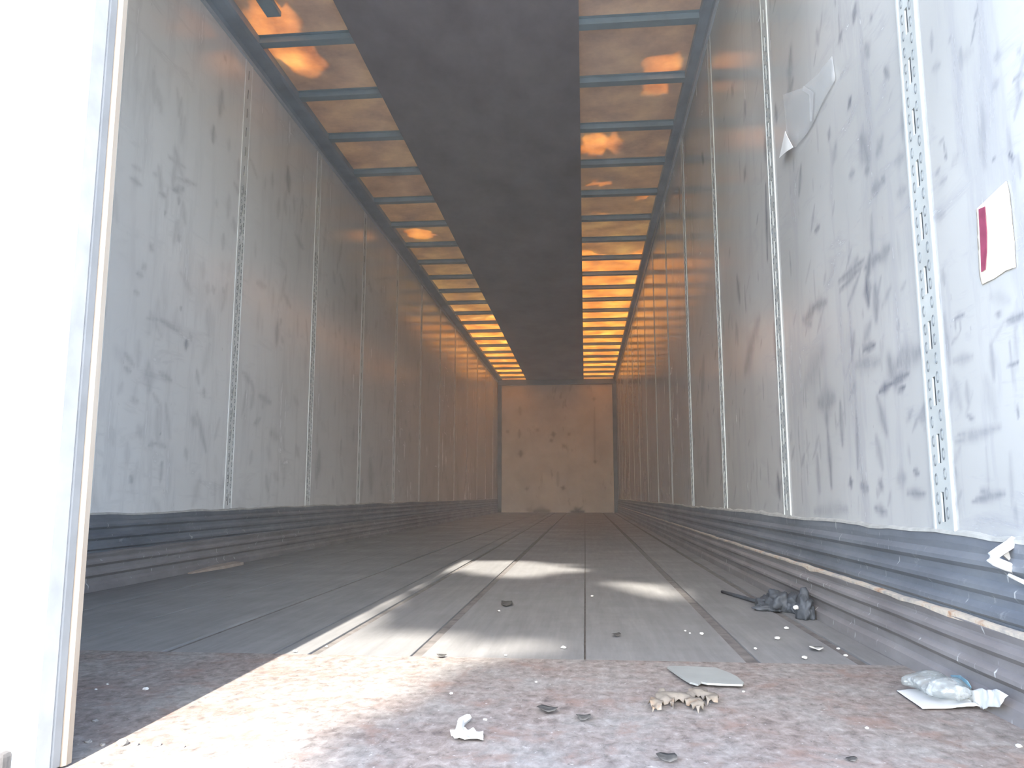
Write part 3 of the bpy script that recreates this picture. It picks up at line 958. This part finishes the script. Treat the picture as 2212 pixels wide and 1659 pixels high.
# pale strip of wood by the far scuff plate
M['wood'] = simple('pale_wood', (0.30, 0.25, 0.21), 0.7, 0, .2, 14)
bm = bmesh.new()
ya, yb = at(418, 1221, 0, -1.765).y, at(516, 1210, 0, -1.765).y
prev = None
for i in range(13):
    t = i / 12
    y = ya + (yb - ya) * t
    xi = -1.790
    xo = xi + .018 + .034 * min(1, t * 1.7) + .006 * noise.noise(Vector((t * 7, 1, 1)))
    zt = .006 + .012 * min(1, t * 2)
    ring = [bm.verts.new(q) for q in ((xi, y, 0), (xo, y, 0), (xo - .002, y, zt * .8), (xi, y, zt))]
    if prev:
        for s_ in range(4):
            bm.faces.new((prev[s_], prev[(s_ + 1) % 4], ring[(s_ + 1) % 4], ring[s_]))
    else:
        bm.faces.new(ring[::-1])
    prev = ring
bm.faces.new(prev)
bmesh.ops.recalc_face_normals(bm, faces=bm.faces[:])
tag(obj('wood_scrap', bm, M['wood']), 'pale splintered strip of wood lying along the shaded scuff plate', 'wood scrap')

# white paint flake near the sill
flake = [(972, 1583), (985, 1577), (996, 1583), (1003, 1574), (1011, 1580), (1022, 1576), (1033, 1581), (1044, 1582), (1044, 1597), (1010, 1598), (985, 1596), (976, 1590)]
out = fpx(flake, .005)
bm = sheet(out, .004, lambda u, v: .0015 + .004 * (1 + nz_(u, v, 90)), .0016)
for (ax_, ay_, bx_, by_) in ((992, 1580, 996, 1560), (996, 1560, 1012, 1549)):
    p, q = at(ax_, ay_, 2, .006), at(bx_, by_, 2, .008)
    tube(bm, [(p.x, p.y, .006), (q.x, q.y, .008)], [.007, .0055], 6)
pf = tag(obj('paint_flake', bm, M['white']), 'jagged white paint flake with a bent arm lying near the sill', 'flake')

# dark leaf crumbs
M['dark_leaf'] = simple('dark_leaf_bits', (0.05, 0.048, 0.045), 0.8, 0, .5, 60)


def curl(name, px, w, h, label, group=None, mat='dark_leaf'):
    p = at(*px, 2, 0)
    n_ = 9
    o = [(w * math.cos(2 * math.pi * k / n_) * rnd.uniform(.6, 1.1), h * math.sin(2 * math.pi * k / n_) * rnd.uniform(.6, 1.1)) for k in range(n_)]
    sd_ = rnd.random() * 20
    bm = sheet(o, min(w, h) * .45, lambda u, v: .0005 + .5 * abs(u) * .5 + .004 * (1 + nz_(u, v, 60, sd_)), .0008)
    ob = obj(name, bm, M[mat], None, True)
    ob.location = (p.x, p.y, 0)
    tag(ob, label, 'leaf scrap', group)
    return ob


curl('leaf_scrap', (1181, 1541), .017, .022, 'dark curled leaf scrap between the white flake and the brown leaf', 'dark leaf scraps on the floor')
curl('leaf_scrap', (1262, 1557), .013, .018, 'small dark leaf scrap closest to the curled brown leaf', 'dark leaf scraps on the floor')
curl('leaf_scrap', (1442, 1646), .017, .016, 'frayed dark leaf scrap closest to the sill, below the brown leaf', 'dark leaf scraps on the floor')
curl('leaf_scrap', (1331, 1375), .012, .02, 'dark leaf scrap on the board just before the brown threshold', 'dark leaf scraps on the floor')
curl('leaf_scrap', (1096, 1306), .024, .06, 'thin dark leaf scrap between the two light patches on the boards', 'dark leaf scraps on the floor')
curl('leaf_scrap', (955, 1421), .012, .016, 'dark leaf scrap lying in sunlight at the threshold edge', 'dark leaf scraps on the floor')
curl('leaf_scrap', (1870, 1378), .012, .02, 'dark leaf scrap beside the board joint next to the scuff plate', 'dark leaf scraps on the floor')
curl('leaf_scrap', (1840, 1646), .009, .009, 'dark leaf scrap at the sill below the white paper', 'dark leaf scraps on the floor')
curl('flake_scrap', (1935, 1419), .026, .032, 'pale green flake of paint on the floor beyond the clear bottle', None, 'caulk')
curl('flake_scrap', (1762, 1405), .020, .022, 'pale grey flake lying across the board joint behind the bottle', None, 'caulk')

# pale crumbs, one object each
protos = []
for s_ in range(4):
    bm = bmesh.new()
    res = bmesh.ops.create_icosphere(bm, subdivisions=2, radius=1)
    for v in res['verts']:
        d = v.co.normalized()
        q = 1 + .45 * noise.noise(d * 1.6 + Vector((s_ * 9, 1, 2)))
        v.co = Vector((d.x * q * 1.15, d.y * q, max(-.5, d.z * q * .75) + .5))
    me = bpy.data.meshes.new('crumb'); bm.to_mesh(me); bm.free()
    me.materials.append(M['white'])
    protos.append(me)
G1, G2 = 'whitish crumbs on the grey boards', 'whitish crumbs on the brown threshold'
CR = [(637, 1409, .0048, 'white crumb on the edge of the door shadow where threshold meets boards', 1),
      (705, 1398, .003, 'tiny white crumb in sunlight beside the wide board joint near the door shadow', 0),
      (232, 1480, .0025, 'upper of two tiny crumbs in the shade beside the door leaf', 1), (207, 1491, .0025, 'lower of two tiny crumbs in the shade beside the door leaf', 1),
      (314, 1491, .005, 'pale flat crumb alone in the door shadow on the threshold', 1),
      (1048, 1557, .0034, 'bright white crumb just behind the jagged paint flake', 1), (1217, 1401, .0055, 'white crumb on the boards straight behind the middle dark leaf scrap', 0),
      (1092, 1417, .0032, 'white crumb on the board edge at the end of the lit patch', 0), (1516, 1371, .0055, 'white crumb at the end of a row of three, beside the wide joint', 0),
      (1490, 1369, .003, 'middle crumb of a row of three beside the wide joint', 0), (1480, 1364, .003, 'smallest crumb of a row of three beside the wide joint', 0),
      (1699, 1359, .0058, 'round white crumb on the board in front of the black rag', 0), (1787, 1337, .0095, 'largest white crumb, flat, between the black rag and the scuff plate', 0),
      (1679, 1381, .007, 'greyish flat crumb in front of the round crumb before the rag', 0), (1632, 1403, .004, 'small crumb alone on the board behind the grey board scrap', 0),
      (1836, 1366, .005, 'bigger of two crumbs side by side next to the scuff plate', 0), (1849, 1370, .004, 'smaller of two crumbs side by side next to the scuff plate', 0),
      (1811, 1403, .0042, 'farther of two crumbs on the joint behind the bottle', 0), (1827, 1418, .0042, 'nearer of two crumbs on the joint behind the bottle', 0),
      (1738, 1423, .006, 'pale crumb between the grey flake and the threshold edge', 0), (1976, 1431, .005, 'white crumb right behind the crushed bottle', 0),
      (1957, 1474, .0035, 'farther of two crumbs between the bottle and the threshold middle', 1), (1964, 1480, .0025, 'nearer of two crumbs between the bottle and the threshold middle', 1),
      (1873, 1575, .003, 'white crumb on the threshold in front of the paper sheet point', 1), (2201, 1615, .0042, 'bright crumb at the sill nearest the open-side scuff plate', 1),
      (2190, 1546, .0034, 'crumb just beside the crumpled end of the paper sheet', 1), (1078, 1321, .004, 'pale crumb next to the thin dark leaf scrap on the boards', 0),
      (1279, 1289, .005, 'pale flat crumb between the two far light patches', 0), (1158, 1475, .0026, 'tiny crumb on the threshold behind the first dark leaf scrap', 1),
      (975, 1500, .0034, 'small pale crumb at the fading edge of the sunlight', 1), (1606, 1496, .0026, 'tiny crumb beside the tip of the grey board scrap', 1)]
for k, (x, y, r, lab, onthr) in enumerate(CR):
    p = at(x, y, 2, 0)
    o = bpy.data.objects.new('crumb', protos[k % 4]); COL.objects.link(o)
    o.location = (p.x, p.y, .0006); o.scale = (r, r, r * .8); o.rotation_euler = (0, 0, rnd.uniform(0, 6))
    tag(o, lab, 'crumb', G2 if onthr else G1)
M['stone'] = simple('grit_stone', (0.16, 0.15, 0.14), 0.8, 0, .3, 60)
gp = []
for me in protos[:2]:
    m2 = me.copy(); m2.materials.clear(); m2.materials.append(M['stone']); gp.append(m2)
ST = [(264, 1611, .0075, 'largest grit stone, grey, at the tip of the door shadow'), (291, 1612, .005, 'brown grit stone between the grey and the white grit stones'),
      (338, 1613, .0060, 'whitest grit stone in the sunlit row by the sill'), (222, 1612, .004, 'dark grit stone in the shade closest to the door leaf row end'),
      (190, 1606, .004, 'grit stone touching the foot of the door leaf'), (393, 1616, .004, 'grit stone farthest from the door leaf in the sunlit row'),
      (205, 1560, .004, 'single grit stone in the shade behind the row by the sill')]
for k, (x, y, r, lab) in enumerate(ST):
    p = at(x, y, 2, 0)
    o = bpy.data.objects.new('grit_stone', (protos[2] if k == 2 else gp[k % 2])); COL.objects.link(o)
    o.location = (p.x, p.y, .0006); o.scale = (r, r, r * .9); o.rotation_euler = (0, 0, rnd.uniform(0, 6))
    tag(o, lab, 'stone', 'grit stones beside the door leaf')

# ------------------------------------------------------------------ things on the wall
def wall_sheet(px, x, step, lift, thick):
    o = [(p.y, p.z) for p in (at(a, b, 0, x) for a, b in px)]
    bm = sheet(o, step, lift, thick)
    for v in bm.verts:
        v.co = Vector((x - v.co.z, v.co.x, v.co.y))
    bmesh.ops.recalc_face_normals(bm, faces=bm.faces[:])
    return bm


m = NT('aged_cream_label')
m.color(m.ramp(m.noise(22, 5, .6, sc=(1, 1, .4)), [(.35, (.74, .68, .58)), (.6, (.70, .63, .53)), (.75, (.52, .44, .35))])); m.rough(.6)
M['label'] = m.m
M['maroon'] = simple('maroon_print', (0.22, 0.045, 0.085), 0.5, 0, .2, 40)
bm = wall_sheet([(2112, 452), (2140, 425), (2177, 391), (2184, 420), (2192, 500), (2197, 577), (2175, 585), (2150, 602), (2124, 615), (2119, 600), (2116, 540)], XR, .006, lambda u, v: .0008 + .0012 * (1 + nz_(u, v, 30)), .0006)
doc = tag(obj('wall_label', bm, M['label'], None, True), 'torn cream paper label with a maroon stripe stuck to the scuffed wall', 'label')
bm = wall_sheet([(2114, 452), (2128, 446), (2132, 500), (2132, 545), (2129, 582), (2120, 588), (2118, 530)], XR - .0040, .006, lambda u, v: 0, .0005)
tag(obj('maroon_stripe', bm, M['maroon'], doc), 'dark maroon printed stripe')

m = NT('torn_clear_film')
m.color((.62, .65, .67)); m.rough(.22)
tp = m.n('ShaderNodeBsdfTransparent'); mx = m.n('ShaderNodeMixShader'); mx.inputs[0].default_value = .30
m.l(tp.outputs[0], mx.inputs[1]); m.l(m.b.outputs[0], mx.inputs[2]); m.l(mx.outputs[0], m.out.inputs[0])
M['film'] = m.m
bm = wall_sheet([(1694, 205), (1702, 285), (1706, 312), (1722, 318), (1745, 290), (1762, 262), (1775, 232), (1808, 170), (1800, 120), (1770, 160), (1735, 190)], XR - .001, .03, lambda u, v: .001 + .003 * (1 + nz_(u, v, 12)), .0006)
film = tag(obj('plastic_film', bm, M['film'], None, True), 'clear plastic film remnant with a white peeled corner on the scuffed wall', 'film')
bm = wall_sheet([(1706, 283), (1690, 341), (1722, 318)], XR - .009, .02, lambda u, v: .012 + .004 * nz_(u, v, 10), .0008)
tag(obj('peeled_corner', bm, simple('film_back', (.66, .68, .69), .5, 0, .05, 20), film), 'white triangular peeled corner')
bm = wall_sheet([(1752, 262), (1756, 262), (1759, 200), (1737, 185), (1735, 195), (1750, 205)], XR - .008, .02, lambda u, v: .002, .0006)
obj('film_edge', bm, M['film'], film)

# bent white bracket at the end of the scuff plate
br = bpy.data.objects.new('bent_bracket', None); COL.objects.link(br)
YBK = 1.335
pz = [at(x, y, 1, YBK) for x, y in ((2190, 1166), (2180, 1180), (2140, 1203), (2192, 1232))]
br.location = (XR, YBK, 0)
tag(br, 'bent white metal bracket on the scuff plate at the open end', 'bracket')


def loc(p): return Vector((p.x - XR, p.y - YBK, p.z))


M['bracket'] = simple('white_bracket', (0.75, 0.76, 0.76), 0.4, 0, .05, 20)
bm = bmesh.new()
path = [at(x, y, 1, YBK) for x, y in ((2193, 1166), (2182, 1176), (2160, 1190), (2143, 1202), (2141, 1207), (2150, 1213), (2172, 1222), (2195, 1231))]
tube(bm, [loc(p) for p in path], .0078, 8)
obj('bracket_bar', bm, M['bracket'], br, True)
bm = bmesh.new()
pp = [loc(at(x, y, 1, YBK + .012)) for x, y in ((2205, 1168), (2168, 1200), (2212, 1240), (2240, 1252), (2240, 1168))]
f0 = [bm.verts.new(p) for p in pp]; f1 = [bm.verts.new(p + Vector((0, .006, 0))) for p in pp]
bm.faces.new(f0); bm.faces.new(f1[::-1])
for i in range(5): bm.faces.new((f0[i], f0[(i + 1) % 5], f1[(i + 1) % 5], f1[i]))
bmesh.ops.recalc_face_normals(bm, faces=bm.faces[:])
obj('bracket_plate', bm, simple('grey_plate', (.34, .34, .335), .6, 0, .1, 12), br)
bm = bmesh.new()
tube(bm, [loc(at(2180, 1243, 1, YBK - .01)), loc(at(2235, 1268, 1, YBK - .06))], .0035, 6)
obj('bracket_edge', bm, M['bracket'], br, True)

# ------------------------------------------------------------------ added haze volume, stands in for lens glare lifting the darks
hz = bpy.data.materials.new('glare_veil')
hz.use_nodes = True
ht = hz.node_tree
ht.nodes.remove(ht.nodes['Principled BSDF'])
vsn = ht.nodes.new('ShaderNodeVolumeScatter')
vsn.inputs['Color'].default_value = (.96, .97, 1.0, 1)
vsn.inputs['Density'].default_value = .011
vsn.inputs['Anisotropy'].default_value = 0.0
ht.links.new(vsn.outputs[0], ht.nodes['Material Output'].inputs['Volume'])
haze = boxobj('haze', (XL + .03, XR - .03, 1.13, YB - .06, .10, ZC - .012), hz)
tag(haze, 'thin added haze filling the trailer, standing in for lens glare', 'haze', kind='stuff')
S.cycles.volume_bounces = 1
S.cycles.volume_step_rate = 4.0
S.cycles.volume_max_steps = 32
